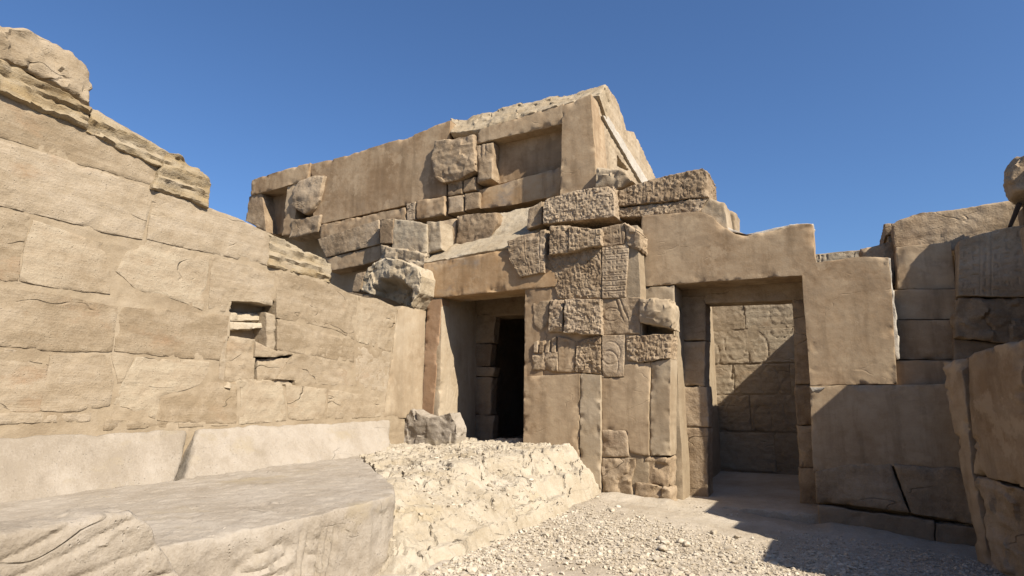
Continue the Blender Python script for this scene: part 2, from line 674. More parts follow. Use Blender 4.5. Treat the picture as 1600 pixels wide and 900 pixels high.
def build_ground():
    def axis(c0, c1, cell, far):
        a = np.arange(c0, c1 + 1e-6, cell)
        g = []
        d, x = cell, 0
        while x < far:
            d *= 1.35
            x += d
            g.append(x)
        g = np.array(g)
        return np.concatenate([c0 - g[::-1], a, c1 + g])
    xs, ys = axis(-3.9, 1.7, .04, 900), axis(2.2, 10.2, .04, 900)
    X, Y = np.meshgrid(xs, ys)
    P = np.stack([X, Y, X * 0], -1)
    Z = gz(X, Y)
    near = np.exp(-np.clip(np.hypot(X + 1, Y - 6) - 6, 0, None) / 3)
    Z = Z + near * (.035 * fbm(P, .9, 3, 3) + .02 * np.abs(fbm(P, .12, 3, 4)) - .01)
    # debris banked against the foot of the pier and the right-hand wall
    Z = Z + near * (.07 * np.exp(-((Y - 8.85) / .22) ** 2) * sstep(-3.4, -2.9, X) * (1 - sstep(-2.2, -1.9, X)))
    Z = Z + near * .06 * np.exp(-((Y - 9.05) / .25) ** 2) * sstep(-.5, -.2, X)
    n, m = X.shape
    idx = np.arange(n * m).reshape(n, m)
    F = np.stack([idx[:-1, :-1], idx[:-1, 1:], idx[1:, 1:], idx[1:, :-1]], -1).reshape(-1, 4).tolist()
    o = link_mesh('ground', np.stack([X, Y, Z], -1).reshape(-1, 3), F, 'ground', base=np.zeros(3), sharp=0)
    o['kind'] = 'structure'


build_ground()

# ================================================================== LEFT WALL
XL = -6.21
lw = thing('masonry_wall', 'long sunlit masonry wall of large worn cream sandstone blocks with plastered end', 'wall', (XL, 5.0, 0))


def lblock(pp, style='worn', mat='wall', depth=.42, proud=0., seed=0, name='stone_block', grow=.014, **kw):
    pts = pxl(XL + proud, *pp) if len(pp) > 4 else qx(XL + proud, *pp)
    style = {'worn': 'flush', 'dressed': 'flush'}.get(style, style)
    if grow:
        raw = [p[0] if len(pp) > 4 else p for p in pts]
        cen = np.mean(raw, 0)
        raw = [p + (p - cen) / np.linalg.norm(p - cen) * grow for p in raw]
        pts = [(p, q[1]) for p, q in zip(raw, pts)] if len(pp) > 4 else raw
    return slab(name, pts, (-depth, 0, 0), mat, lw, style, cell=kw.pop('cell', .028), seed=seed, sides=kw.pop('sides', False), nseed=0 if style == 'flush' else None, **kw)


# mortar body behind the blocks, its top edge under the broken top of the wall
core = [((XL - .006, -1.0, 0.0), 1), (at(-0, 700, X=XL - .006) * [1, 0, 0] + [0, 9.0, 0.0], 1),
        (at(660, 492, X=XL - .006), 1), (at(600, 474, X=XL - .006), 0), (at(545, 458, X=XL - .006), 0), (at(512, 440, X=XL - .006), 0),
        (at(420, 380, X=XL - .006), 0), (at(322, 330, X=XL - .006), 0), (at(300, 290, X=XL - .006), 0), (at(200, 225, X=XL - .006), 0),
        (at(130, 180, X=XL - .006), 0), (at(0, 110, X=XL - .006), 0), ((XL - .006, -1.0, 4.15), 1)]

_h1 = np.array([at(x, y, X=XL) for x, y in ((356, 600), (432, 600), (430, 466), (360, 466))])
_h2 = np.array([at(x, y, X=XL) for x, y in ((400, 600), (460, 600), (460, 549), (402, 546))])


def wall_holes(G):
    o_ = np.zeros(G.shape[:-1])
    for h in (_h1, _h2):
        y0, y1, z0, z1 = h[:, 1].min() + .03, h[:, 1].max(), h[:, 2].min(), h[:, 2].max() - .05
        j = .05 * fbm(G, .15, 3, 71)
        ins = np.minimum(np.minimum(G[..., 1] - y0, y1 - G[..., 1]), np.minimum(G[..., 2] - z0, z1 - G[..., 2])) + j
        o_ = np.minimum(o_, -.24 * sstep(0, .02, ins))
    return o_


slab('mortar', core, (-.36, 0, 0), 'mortar', lw, 'flush', cell=.026, seed=3, sides=False, nseed=0, pos_fn=wall_holes)

LB = [
    # strata of the top course
    (((0, 141), (137, 200), (141, 168), (0, 92)), 'strata', 'strata', .05),
    (((-30, 205, c), (60, 232), (120, 252), (243, 290, c), (262, 236, c), (236, 222), (190, 196), (150, 172), (139, 186), (137, 203), (60, 170), (-30, 130, c)), 'worn', 'wall', .0),
    (((240, 294, c), (300, 309), (327, 324, c), (331, 290), (320, 268, c), (285, 247), (264, 238, c)), 'strata', 'strata', .05),
    (((138, 206), (262, 266), (264, 238), (150, 171)), 'strata', 'strata', .035),
    # second course
    (((-30, 314, c), (50, 333), (110, 345), (160, 362), (221, 373, c), (240, 296, c), (120, 256), (-30, 210, c)), 'worn', 'wall', .03),
    (((231, 373, c), (300, 389), (350, 398), (419, 414, c), (421, 365, c), (370, 342), (330, 327), (242, 299, c)), 'worn', 'wall', .02),
    (((421, 415), (517, 441), (519, 412), (423, 364)), 'strata', 'strata', .02),
    # third course
    (((-30, 434, c), (0, 436), (26, 437, c), (34, 385), (49, 338, c), (-30, 318, c)), 'worn', 'wall', .0),
    (((32, 438, c), (100, 450), (171, 458, c), (170, 420), (160, 380, c), (130, 372), (54, 346, c), (40, 390)), 'worn', 'lightwall', .025),
    (((184, 424, c), (215, 452), (255, 462), (285, 470), (316, 484, c), (322, 440), (326, 400, c), (233, 377, c), (200, 395)), 'worn', 'lightwall', .0),
    (((328, 486, c), (354, 486), (360, 470), (400, 472), (424, 477, c), (429, 426, c), (332, 402, c)), 'dressed', 'wall', .0),
    (((433, 496, c), (520, 512), (553, 530, c), (558, 462, c), (516, 446), (432, 424, c)), 'dressed', 'wall', .0),
    (((558, 532, c), (600, 545), (612, 548, c), (618, 490), (621, 482, c), (590, 468), (562, 463, c)), 'dressed', 'lightwall', .0),
    # fourth course
    (((-30, 536, c), (90, 546), (174, 548, c), (180, 500), (182, 480, c), (90, 462), (-30, 444, c)), 'worn', 'wall', .015),
    (((181, 548, c), (250, 555), (342, 562, c), (352, 530), (357, 494, c), (270, 486), (186, 480, c)), 'dressed', 'wall', .01),
    (((434, 546), (552, 566), (553, 533), (434, 499)), 'dressed', 'wall', .0),
    (((434, 592), (550, 604), (552, 569), (462, 552)), 'dressed', 'wall', -.004),
    (((556, 604), (606, 612), (610, 552), (557, 536)), 'worn', 'wall', -.004),
    # fifth course
    (((-30, 640, c), (30, 641), (62, 640, c), (70, 600), (76, 557, c), (-30, 541, c)), 'dressed', 'wall', .0),
    (((66, 640, c), (120, 641), (171, 632, c), (176, 598), (170, 556, c), (80, 556, c), (74, 600)), 'dressed', 'wall', .01),
    (((184, 597), (190, 596), (209, 560), (175, 552)), 'dressed', 'lightwall', .0),
    (((180, 631, c), (200, 636), (243, 653, c), (252, 618), (310, 602), (318, 592), (334, 566, c), (214, 559, c), (196, 590)), 'worn', 'lightwall', .005),
    (((248, 656, c), (300, 659), (368, 661, c), (372, 596, c), (330, 600), (312, 612), (258, 622, c)), 'dressed', 'lightwall', .0),
    (((375, 662), (447, 656), (440, 600), (379, 594)), 'dressed', 'lightwall', .0),
    (((452, 656), (505, 655), (511, 608), (447, 601)), 'dressed', 'lightwall', .0),
    (((511, 655, c), (560, 652), (594, 650, c), (600, 640), (592, 622, c), (515, 609, c)), 'worn', 'lightwall', .0),
    # thin course on the ledge
    (((-30, 664), (140, 658), (142, 646), (-30, 646)), 'worn', 'wall', .01),
    (((165, 672), (270, 666), (268, 659), (168, 655)), 'worn', 'wall', .0),
    (((282, 668), (372, 664), (372, 665 - 1), (282, 660)), 'worn', 'wall', .0),
    # stones in and round the broken hollow
    (((352, 596), (396, 600), (398, 532), (358, 526)), 'rough', 'lightwall', -.03),
    (((403, 600), (456, 590), (458, 560), (404, 562)), 'rough', 'lightwall', -.04),
    (((343, 590), (351, 592), (356, 500), (346, 560)), 'worn', 'wall', .0),
    (((419, 545), (430, 548), (431, 493), (417, 489)), 'rough', 'wall', -.01),
    (((400, 557, c), (430, 556), (456, 554, c), (456, 548, c), (432, 549), (402, 534, c)), 'worn', 'wall', .0),
    (((340, 606), (470, 604), (470, 595), (344, 594)), 'rock', 'lightwall', -.02),
]
for i, (pp, stl, mt, pr) in enumerate(LB):
    lblock(pp, stl, mt, proud=pr * (.25 if 0 < pr < .035 and stl != 'strata' else 1), seed=i + 1, relief=carve(i + 300, 1.2, 1.0, 'glyph', -.012, .12) if i in (11, 15, 12) else None)
# hollow: dark recess with broken layers
for i, (pp, pr) in enumerate([(((360, 501), (416, 500), (420, 490), (360, 488)), -.13), (((361, 516), (412, 512), (410, 505), (361, 503)), -.10)]):
    lblock(pp, 'rock', 'cream', proud=pr, seed=60 + i, depth=.2, sides=True, k=.5)
# wall going on towards the viewer, out of frame
for i, (y0, y1, z0, z1) in enumerate([(1.2, 2.35, 2.95, 3.75), (1.1, 2.42, 2.32, 2.92), (1.3, 2.45, 1.72, 2.28), (1.15, 2.5, 1.2, 1.68), (-.9, 1.15, 2.9, 3.7), (-.9, 1.05, 2.3, 2.86), (-.9, 1.25, 1.7, 2.25), (-.9, 1.1, 1.2, 1.66), (-.9, 2.4, 3.8, 4.3)]):
    slab('stone_block', [(XL, y0, z0), (XL, y1, z0), (XL, y1, z1), (XL, y0, z1)], (-.4, 0, 0), 'wall', lw, 'worn', cell=.05, seed=80 + i, sides=False)
# smooth plaster patch closing the wall against the doorway
slab('plaster_coat', pxl(XL + .006, (600, 655, c), (659, 652, c), (666, 486, c), (630, 478), (622, 484, c), (614, 550), (604, 615)), (-.3, 0, 0), 'pale', lw, 'plaster', cell=.03, seed=91)

b = slab('eroded_boulder', pxl(XL + .06, (-40, 78, c), (0, 91), (60, 116), (138, 163, c), (141, 147), (150, 116), (146, 103, c), (115, 75), (80, 53), (30, 40), (0, 38), (-40, 36, c)), (-.7, 0, 0), 'wall', None, 'rock', cell=.03, seed=17, k=1.25)
tag(b, 'wind-worn rounded boulder crowning the high end of the sunlit masonry wall', 'boulder')

# ================================================================== PLINTH, SLAB, OUTCROP
p1 = slab('plinth_stone', [(-5.80, -1.0, .42), (-5.80, 4.26, .46), (-6.17, 4.62, 1.02), (-6.17, -1.0, 1.02)], (-.34, 0, -.25), 'ledge', None, 'worn', cell=.03, bev_=.06, seed=101)
tag(p1, 'long sloping plinth stone at the wall foot, left of the dark slanting gap', 'plinth')
p2 = slab('plinth_stone', [(-5.80, 4.33, .46), (-5.76, 7.55, .50), (-6.17, 8.05, 1.02), (-6.17, 4.72, 1.02)], (-.34, 0, -.25), 'ledge', None, 'worn', cell=.03, bev_=.06, seed=102)
tag(p2, 'sloping plinth stone at the wall foot, between dark gap and limestone outcrop', 'plinth')


def slab_side(row):
    # shallow carved folds on the vertical face that looks to the courtyard
    y, z = row[:, 1], row[:, 2]
    m = (row[:, 0] > -3.6) * sstep(.02, .08, z) * (1 - sstep(.42, .50, z))
    w = np.zeros(len(row))
    for yy in (3.32, 3.38, 3.50, 3.56, 3.62):           # upright bands
        w -= .020 * np.exp(-((y - yy - .15 * (z - .3)) / .014) ** 2)
    for zz, sl in ((.20, .10), (.12, .12)):              # long folds
        w -= .024 * np.exp(-((z - zz - sl * (y - 3.0)) / .018) ** 2) * (y < 3.28) * (y > 2.4)
    e = np.hypot((y - 3.05) / .19, (z - .33 - .12 * (y - 3.05)) / .055)
    w -= .022 * np.exp(-((e - 1) / .22) ** 2)            # leaf outline
    for zz in (.10, .19, .28, .37):
        w -= .018 * np.exp(-((z - zz) / .012) ** 2) * (np.abs(y - 3.44) < .05)
    w += .03 * fbm(row, .3, 3, 77)
    return w * m


fb = slab('fallen_slab', [((-5.84, -.6, .50), 1), ((-3.30, -.6, .50), 1), ((-3.28, 2.2, .53), 0), ((-3.24, 4.0, .54), 1), ((-3.34, 4.45, .54), 0), ((-3.75, 4.95, .55), 0),
                          ((-4.6, 5.75, .56), 0), ((-5.82, 6.95, .57), 1)], (0, 0, -.66), 'ledge', None, 'worn', cell=.02, bev_=.05, seed=110, side_fn=slab_side)
tag(fb, 'huge low grey-tan slab with dusty flat top and rounded end', 'stone slab')


def fold_relief(s, t, wd, ht):
    w = np.zeros_like(s)
    for a, b_ in ((.10, .10), (.28, .14), (.45, .2), (.62, .24)):
        ln = a * ht + b_ * s * ht / wd * 2.2 + .03 * np.sin(s * 2.2)
        w -= .013 * np.exp(-((t - ln) / .016) ** 2)
    return w


cf = slab('carved_fragment', pxl(-3.02, (-60, 1010, c), (300, 960, c), (285, 900), (250, 850), (238, 822), (214, 798, c), (150, 806), (60, 822), (-60, 846, c)), (-.30, 0, 0), 'ledge', None, 'worn', cell=.012, bev_=.03, seed=113, relief=fold_relief)
tag(cf, 'broken carved stone with long incised fold lines leaning on the low slab', 'carved stone')


def build_outcrop():
    xs = np.arange(-6.25, -2.55, .018)
    ys = np.arange(3.9, 9.5, .018)
    X, Y = np.meshgrid(xs, ys)
    P = np.stack([X, Y, X * 0], -1)
    edge = -2.93 - .05 * (Y - 4.6) + .045 * np.clip(Y - 7.0, 0, 3) + .10 * fbm(P, .8, 3, 21) + .06 * fbm(P, .2, 2, 22)
    d = edge - X                                        # metres in from the foot of the face
    d = d * (1 + 1.0 * sstep(7.4, 8.8, Y))
    top = .56 + .035 * (Y - 5) + .05 * fbm(P, .7, 4, 23) + .03 * fbm(P, .15, 4, 24)
    # two worn benches on the way up
    prof = .30 * sstep(0, .13, d) + .30 * sstep(.16, .42, d + .05 * fbm(P, .3, 3, 25)) + .40 * sstep(.40, .95, d + .12 * fbm(P, .4, 3, 26))
    Z = top * prof + .02 * fbm(P, .09, 3, 27) * (d > 0)
    # low behind the fallen slab's end, so the slab stands clear of it
    ins = (X + 3.24) * .70 + (Y - 4.2) * .72
    Z = np.where(ins < .15, np.minimum(Z, .40), Z)
    end = sstep(4.0, 4.5, Y + .2 * (X + 3))
    Z = Z * end - .12 * (d < 0) - .05
    fz = facet(np.stack([X, Y, Z * 1.5], -1), .34, 31) * .035 + facet(np.stack([X, Y, Z], -1), .10, 32) * .011 + facet(np.stack([X, Y, Z], -1), .045, 33) * .004
    Z = Z + fz * sstep(0, .1, d) * end
    cr = np.abs(fbm(P * np.array([1, .6, 1]), .5, 4, 29))
    Z -= .08 * np.exp(-(cr / .014) ** 2) * (d > .02)
    cr2 = np.abs(fbm(P * np.array([1, 1.6, 1]) + 7, .28, 3, 39))
    Z -= .03 * np.exp(-(cr2 / .02) ** 2) * (d > .02) * (fbm(P, .5, 2, 44) > 0)
    Z += .008 * fbm(P, .03, 2, 45)
    steps = np.round(Z / .05) * .05
    Z = Z * .75 + steps * .25
    X2 = X + .03 * fbm(P + 5, .12, 3, 30)
    n, m = X.shape
    idx = np.arange(n * m).reshape(n, m)
    F = np.stack([idx[:-1, :-1], idx[:-1, 1:], idx[1:, 1:], idx[1:, :-1]], -1).reshape(-1, 4).tolist()
    o = link_mesh('limestone_outcrop', np.stack([X2, Y, Z], -1).reshape(-1, 3), F, 'chalk', sharp=28)
    global OUT
    OUT = (xs, ys, Z, d)
    tag(o, 'pale crumbling limestone outcrop forming a step below the dark doorway', 'rock outcrop')


build_outcrop()

fr = slab('stone_fragment', py(8.45, (622, 694, c), (712, 698, c), (714, 672), (704, 645, c), (672, 652), (642, 640), (634, 652, c)), back(.28), 'ledge', None, 'rock', cell=.018, seed=120, k=.55)
tag(fr, 'small grey broken stone fragment leaning beside the dark doorway', 'stone fragment')

# ================================================================== CHAPEL FRONT WITH THE DARK DOORWAY
YF = 8.92
ch = thing('chapel_front', 'weathered chapel front with dark doorway, ochre lintel and carved pier', 'building', (-4.4, YF, 0))


def fblock(name, pp, mat='facade', style='rough', Y=YF, d=.3, seed=0, **kw):
    pts = py(Y, *pp) if len(pp) > 4 else qy(Y, *pp)
    if 'block' in name and len(pp) == 4:
        cen = np.mean(pts, 0)
        pts = [p + (p - cen) / np.linalg.norm(p - cen) * .012 for p in pts]
    return slab(name, pts, back(d), mat, ch, style, cell=kw.pop('cell', .022), seed=seed, **kw)


# masonry masses round the passage
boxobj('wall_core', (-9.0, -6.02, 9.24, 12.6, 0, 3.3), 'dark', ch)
boxobj('wall_core', (-4.30, -2.10, 9.42, 12.6, -.3, 3.9), 'mortar', ch)
boxobj('wall_core', (-9.0, -4.32, 9.62, 12.6, 3.32, 3.92), 'mortar', ch)
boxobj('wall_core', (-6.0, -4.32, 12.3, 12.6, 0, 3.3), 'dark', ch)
# door frame
fblock('lintel', ((660, 467, c), (868, 447, c), (871, 436), (866, 426, c), (800, 388), (740, 399), (662, 412, c)), 'orange', 'plaster', YF, .62, 131)
slab('mortar_slope', qy(0, (662, 410, YF + .02), (798, 386, YF + .02), (850, 352, YF + .5), (690, 386, YF + .55)), (0, .35, -.25), 'cream', ch, 'worn', cell=.03, seed=132)
fblock('jamb', ((656, 648), (676, 652), (690, 467), (668, 468)), 'shade_brown', 'plaster', YF + .02, .25, 133)
fblock('jamb', ((818, 700), (836, 700), (862, 448), (820, 452)), 'plaster', 'plaster', YF + .015, .62, 134)
# left reveal, carved lightly
xr = at(690, 467, Y=YF + .03)[0]
slab('door_reveal', [(xr, YF + .04, .5), (xr, 10.2, .5), (xr, 10.2, 3.1), (xr, YF + .04, 3.1)], (-.25, 0, 0), 'pale', ch, 'plaster', cell=.02, seed=135, relief=carve(41, 1.2, 2.6, 'figure', -.006))
# inner frame of the passage
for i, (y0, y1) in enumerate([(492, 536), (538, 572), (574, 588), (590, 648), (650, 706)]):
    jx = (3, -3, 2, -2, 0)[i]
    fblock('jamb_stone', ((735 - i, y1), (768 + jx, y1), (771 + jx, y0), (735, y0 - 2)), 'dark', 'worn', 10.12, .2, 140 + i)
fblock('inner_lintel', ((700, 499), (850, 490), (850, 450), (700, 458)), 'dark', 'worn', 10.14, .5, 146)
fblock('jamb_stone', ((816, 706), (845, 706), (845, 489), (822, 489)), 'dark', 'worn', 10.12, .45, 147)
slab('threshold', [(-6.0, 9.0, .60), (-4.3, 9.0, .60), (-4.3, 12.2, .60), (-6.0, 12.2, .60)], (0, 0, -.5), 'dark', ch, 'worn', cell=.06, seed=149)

# plaster ground of the jamb and the carved blocks set in it
fblock('plaster_coat', ((837, 600), (939, 600), (939, 380), (850, 398)), 'plaster', 'plaster', YF + .03, .4, 150)
fblock('relief_block', ((812, 434, c), (850, 426, c), (851, 395), (852, 358, c), (822, 366), (792, 377, c), (796, 406)), 'facade', 'worn', YF - .06, .4, 151, cell=.012, relief=carve(51, .7, .65, 'glyph', -.012))
BL = [
    ((858, 397), (886, 394), (887, 352), (859, 353), 'facade', 'rough', -.10),
    ((889, 392), (938, 382), (938, 359), (889, 354), 'facade', 'rough', -.11),
    ((872, 466), (938, 464), (938, 386), (856, 399), 'facade', 'rough', .0),
    ((857, 517), (878, 518), (879, 469), (859, 470), 'facade', 'rough', -.05),
    ((881, 519), (938, 522), (938, 468), (882, 468), 'facade', 'rough', -.09),
    ((899, 580), (938, 584), (938, 525), (901, 534), 'facade', 'rough', -.02),
    ((873, 580), (897, 580), (898, 534), (872, 526), 'plaster', 'dressed', -.01),
]
for i, (a, b_, c_, d_, mt, stl, pr) in enumerate(BL):
    fblock('stone_block', (a, b_, c_, d_), mt, stl, YF + pr, .4, 160 + i, cell=.010, relief=hammered(i) if stl == 'rough' else None)
fblock('relief_block', ((834, 506, c), (846, 521, c), (857, 498), (858, 469, c), (845, 470), (833, 474, c)), 'facade', 'dressed', YF - .0, .2, 170)
fblock('relief_block', ((831, 577), (871, 580), (870, 550), (832, 552)), 'facade', 'worn', YF - .02, .2, 171, cell=.012, relief=carve(53, .36, .25, 'figure', -.014))
for i, x0 in enumerate((833, 842, 851, 861)):
    fblock('relief_finger', ((x0, 551), (x0 + 6, 551), (x0 + 7, 532 - (i == 3) * 6), (x0 + 1, 535 - (i == 3) * 6)), 'facade', 'dressed', YF - .03, .1, 172 + i, cell=.01)
fblock('plaster_coat', ((817, 708), (904, 722), (906, 584), (819, 588)), 'plaster', 'plaster', YF - .05, .35, 180)
fblock('plaster_coat', ((905, 745), (938, 776), (938, 586), (907, 584)), 'pale', 'plaster', YF - .05, .35, 181)
fblock('mortar', ((939, 795), (1016, 795), (996, 352), (939, 356)), 'mortar', 'plaster', YF + .035, .3, 189)
# pier to the right of the lit joint
fblock('relief_block', ((941, 385), (977, 380), (974, 349), (941, 356)), 'facade', 'dressed', YF - .0, .5, 190, cell=.011, relief=carve(61, .36, .32, 'glyph', -.012))
fblock('stone_block', ((978, 381, c), (999, 391, c), (1002, 388), (1001, 363, c), (976, 347, c)), 'facade', 'rock', YF - .02, .45, 191, cell=.016, k=.5)
fblock('relief_block', ((941, 465), (977, 463), (982, 383), (941, 387)), 'facade', 'dressed', YF, .42, 192, cell=.010, relief=carve(62, .45, .85, 'bands', -.012))
fblock('relief_block', ((941, 523), (999, 521), (1000, 466), (941, 467)), 'facade', 'worn', YF + .01, .42, 193, cell=.011, relief=carve(63, .62, .58, 'figure', -.014))
fblock('stone_block', ((1000, 504, c), (1051, 514, c), (1050, 480), (1044, 467, c), (998, 466, c)), 'pale', 'rock', YF - .03, .45, 194, cell=.018, k=.7, bulge=.06)
fblock('relief_block', ((941, 589), (974, 587), (975, 524), (941, 525)), 'facade', 'dressed', YF, .42, 195, cell=.011, relief=carve(64, .35, .65, 'figure', -.012))
fblock('stone_block', ((980, 562, c), (1000, 566), (1047, 560, c), (1049, 522, c), (1000, 524), (978, 526, c)), 'facade', 'rough', YF + .0, .42, 196, cell=.010, relief=hammered(9, .03))
fblock('plaster_coat', ((940, 672, c), (980, 673), (984, 708), (1014, 712, c), (1014, 640), (1016, 566, c), (976, 570), (975, 590), (940, 591, c)), 'plaster', 'plaster', YF + .01, .4, 197)
fblock('plaster_coat', ((1015, 712), (1046, 712), (1048, 560), (1017, 566)), 'pale', 'plaster', YF + .03, .4, 198)
fblock('stone_block', ((940, 713), (981, 713), (979, 674), (940, 673)), 'facade', 'worn', YF + .0, .4, 199)
fblock('stone_block', ((941, 786, c), (965, 786), (990, 790, c), (986, 752), (993, 716, c), (940, 716, c)), 'facade', 'rock', YF - .02, .4, 200, k=.6)
fblock('stone_block', ((994, 752, c), (1044, 762, c), (1046, 716, c), (1018, 712), (992, 718, c)), 'facade', 'rock', YF + .06, .4, 201, k=.8)
fblock('stone_block', ((992, 792, c), (1046, 790, c), (1044, 764), (1010, 748), (996, 756, c), ), 'facade', 'rock', YF + .0, .4, 202, k=.8) if False else None
fblock('stone_block', ((992, 792), (1047, 790), (1045, 765), (993, 754)), 'facade', 'rock', YF - .01, .4, 203, k=.6)

# ================================================================== SECOND DOORWAY, SMOOTH PLASTER WALL
Y2 = 9.30
dw = thing('gateway_wall', 'smooth brown plastered wall with an open doorway to a roofless room', 'wall', (-1.0, Y2, 0))


def gblock(name, pp, mat='plaster', style='plaster', Y=Y2, d=.5, seed=0, **kw):
    pts = py(Y, *pp) if len(pp) > 4 else qy(Y, *pp)
    return slab(name, pts, back(d), mat, dw, style, cell=kw.pop('cell', .025), seed=seed, **kw)


gblock('plaster_coat', ((997, 448, c), (1052, 444), (1253, 430), (1258, 500), (1266, 602, c), (1402, 600, c), (1398, 545), (1393, 450), (1388, 402), (1340, 401), (1276, 410), (1273, 400), (1270, 350),
                        (1245, 350), (1200, 361), (1165, 368), (1150, 366), (1126, 352), (1112, 338), (1090, 330), (1003, 337, c)), d=.56, seed=210, cell=.022)
gblock('jamb', ((1016, 800, c), (1049, 800, c), (1047, 700), (1053, 446, c), (998, 450, c)), 'pale', d=.56, seed=211, style='worn', k=.5)
# inner frame
for i, (y0, y1) in enumerate([(462, 532), (533, 603), (604, 667), (668, 790)]):
    gblock('jamb_stone', ((1050 + 6 * i, y1), (1101 + (2, -1, 3, 1)[i] + 1.5 * i, y1), (1101 + 1.5 * i, y0), (1050 + 6 * i, y0)), 'facade', 'worn', 9.86, .4, 220 + i)
gblock('inner_lintel', ((1048, 476), (1262, 468), (1262, 424), (1048, 436)), 'facade', 'worn', 9.88, .4, 225, k=.6)
for i, (y0, y1) in enumerate([(466, 600), (601, 664), (665, 730), (731, 810)]):
    gblock('jamb_stone', ((1240 + 3 * i + 3, y1), (1300, y1), (1300, y0), (1238 + 3 * i, y0)), 'facade', 'worn', 9.86, .4, 228 + i)
# white broken edges of the plaster top
gblock('broken_edge', ((1128, 360, c), (1200, 371), (1246, 358), (1268, 358, c), (1270, 349, c), (1245, 349), (1200, 359), (1165, 366), (1130, 352, c)), 'white', 'rock', Y2 + .10, .5, 234, k=.35)
gblock('broken_edge', ((1372, 408), (1400, 562), (1406, 560), (1391, 403)), 'white', 'rock', Y2 + .06, .4, 235, k=.35)

# lower right wall, standing a little forward
lr = thing('lower_wall', 'shaded lower wall of brown plaster over cracked stone courses', 'wall', (.35, 9.12, -.3))


def rblock(name, pp, mat='plaster', style='plaster', Y=9.14, d=.16, seed=0, **kw):
    pts = py(Y, *pp) if len(pp) > 4 else qy(Y, *pp)
    return slab(name, pts, back(d), mat, lr, style, cell=.03, seed=seed, **kw)


rblock('plaster_coat', ((1271, 738, c), (1340, 730), (1400, 728), (1520, 732, c), (1505, 600, c), (1400, 601), (1265, 603, c)), seed=240)
rblock('stone_block', ((1276, 786, c), (1350, 792), (1421, 801, c), (1405, 760), (1393, 724, c), (1320, 726), (1273, 738, c)), 'facade', 'worn', 9.12, .2, 241)
rblock('stone_block', ((1424, 802, c), (1530, 822, c), (1515, 732, c), (1396, 726, c), (1408, 760)), 'facade', 'worn', 9.12, .2, 242)
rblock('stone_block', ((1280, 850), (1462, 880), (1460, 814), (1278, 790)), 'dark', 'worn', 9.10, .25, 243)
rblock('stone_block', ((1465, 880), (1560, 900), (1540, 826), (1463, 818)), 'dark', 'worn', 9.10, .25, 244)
rblock('plaster_chip', ((1270, 612), (1280, 612), (1290, 605), (1266, 605)), 'white', 'rock', 9.115, .03, 245, k=.3)

boxobj('wall_core', (-.34, 1.75, 9.32, 9.84, -.4, 1.47), 'mortar', lr)
boxobj('wall_core', (-.33, .58, 9.37, 9.84, 1.48, 3.0), 'mortar', dw)

# ================================================================== ROOM BEHIND THE SECOND DOORWAY
rm = thing('courtyard_wall', 'carved back wall of the roofless room seen through the open doorway', 'wall', (-1.0, 12.6, 0))
YB = 12.6
slab('wall_core', [(-4.2, YB + .014, -.3), (1.6, YB + .014, -.3), (1.6, YB + .014, 3.93), (-4.2, YB + .014, 3.9)], back(.4), 'mortar', rm, 'worn', cell=.06, seed=250)
rows = [(3.25, 3.9), (2.62, 3.22), (1.98, 2.59), (1.42, 1.95), (.75, 1.39), (.05, .72)]
rs = random.Random(4)
for r, (z0, z1) in enumerate(rows):
    x = -4.2 + .3 * (r % 2)
    while x < 1.0:
        w = rs.uniform(.75, 1.25)
        slab('relief_block', [(x, YB, z0), (x + w - .012, YB, z0), (x + w - .012, YB, z1), (x, YB, z1)], back(.2), 'lightwall', rm, 'flush', cell=.022, seed=rs.randint(1, 999), sides=False,
             relief=carve(rs.randint(1, 99), w, z1 - z0, 'figure', -.016) if r < 5 else None)
        x += w
# side wall of the room: it throws the slanting shadow across the back wall
sw = thing('room_side_wall', 'rubble-topped side wall of the roofless room behind the plastered wall', 'wall', (1.2, 11.2, 0))
slab('wall_core', [(.75, 10.3, -.3), (1.5, 10.3, -.3), (1.5, 10.3, 3.6), (.75, 10.3, 3.6)], back(2.2), 'mortar', sw, 'rough', cell=.06, seed=262)
slab('coping_stone', [(.72, 10.28, 3.61), (1.52, 10.28, 3.61), (1.52, 10.28, 3.78), (.72, 10.28, 3.78)], back(2.25), 'facade', sw, 'worn', cell=.05, seed=263)
fl = slab('floor', [(-4.2, 9.2, -.10), (1.2, 9.2, -.10), (1.2, 12.7, .02), (-4.2, 12.7, .02)], (0, 0, -.3), 'ground', None, 'plaster', cell=.06, seed=265)
fl['kind'] = 'structure'

# ================================================================== STACK AT THE RIGHT
def loose(name, label, cat, pp, mat, style, Y, d, seed, **kw):
    pts = py(Y, *pp) if len(pp) > 4 else qy(Y, *pp)
    o = slab(name, pts, back(d), mat, None, style, cell=kw.pop('cell', .026), seed=seed, **kw)
    return tag(o, label, cat)


loose('stone_block', 'pale small block jutting beside the plastered wall top and tall dark stack', 'stone block', ((1345, 440), (1400, 445), (1396, 376), (1345, 388)), 'facade', 'rough', 10.1, .5, 270)
loose('plaster_block', 'square brown plastered block half lit by a slanting shadow edge', 'stone block', ((1403, 452), (1494, 451), (1486, 378), (1400, 386)), 'plaster', 'dressed', 9.66, .5, 271)
loose('stone_block', 'flat dressed block directly under the square brown plastered block', 'stone block', ((1394, 499), (1500, 499), (1496, 451), (1394, 453)), 'plaster', 'dressed', 9.58, .5, 272)
loose('stone_block', 'wide dark shaded block, second under the square brown plastered block', 'stone block', ((1396, 562), (1512, 562), (1506, 500), (1396, 500)), 'plaster', 'dressed', 9.52, .5, 273)
loose('stone_block', 'low brown block resting on the lower wall, foot of the dark stack', 'stone block', ((1396, 606), (1520, 606), (1512, 563), (1396, 563)), 'plaster', 'dressed', 9.42, .6, 274)
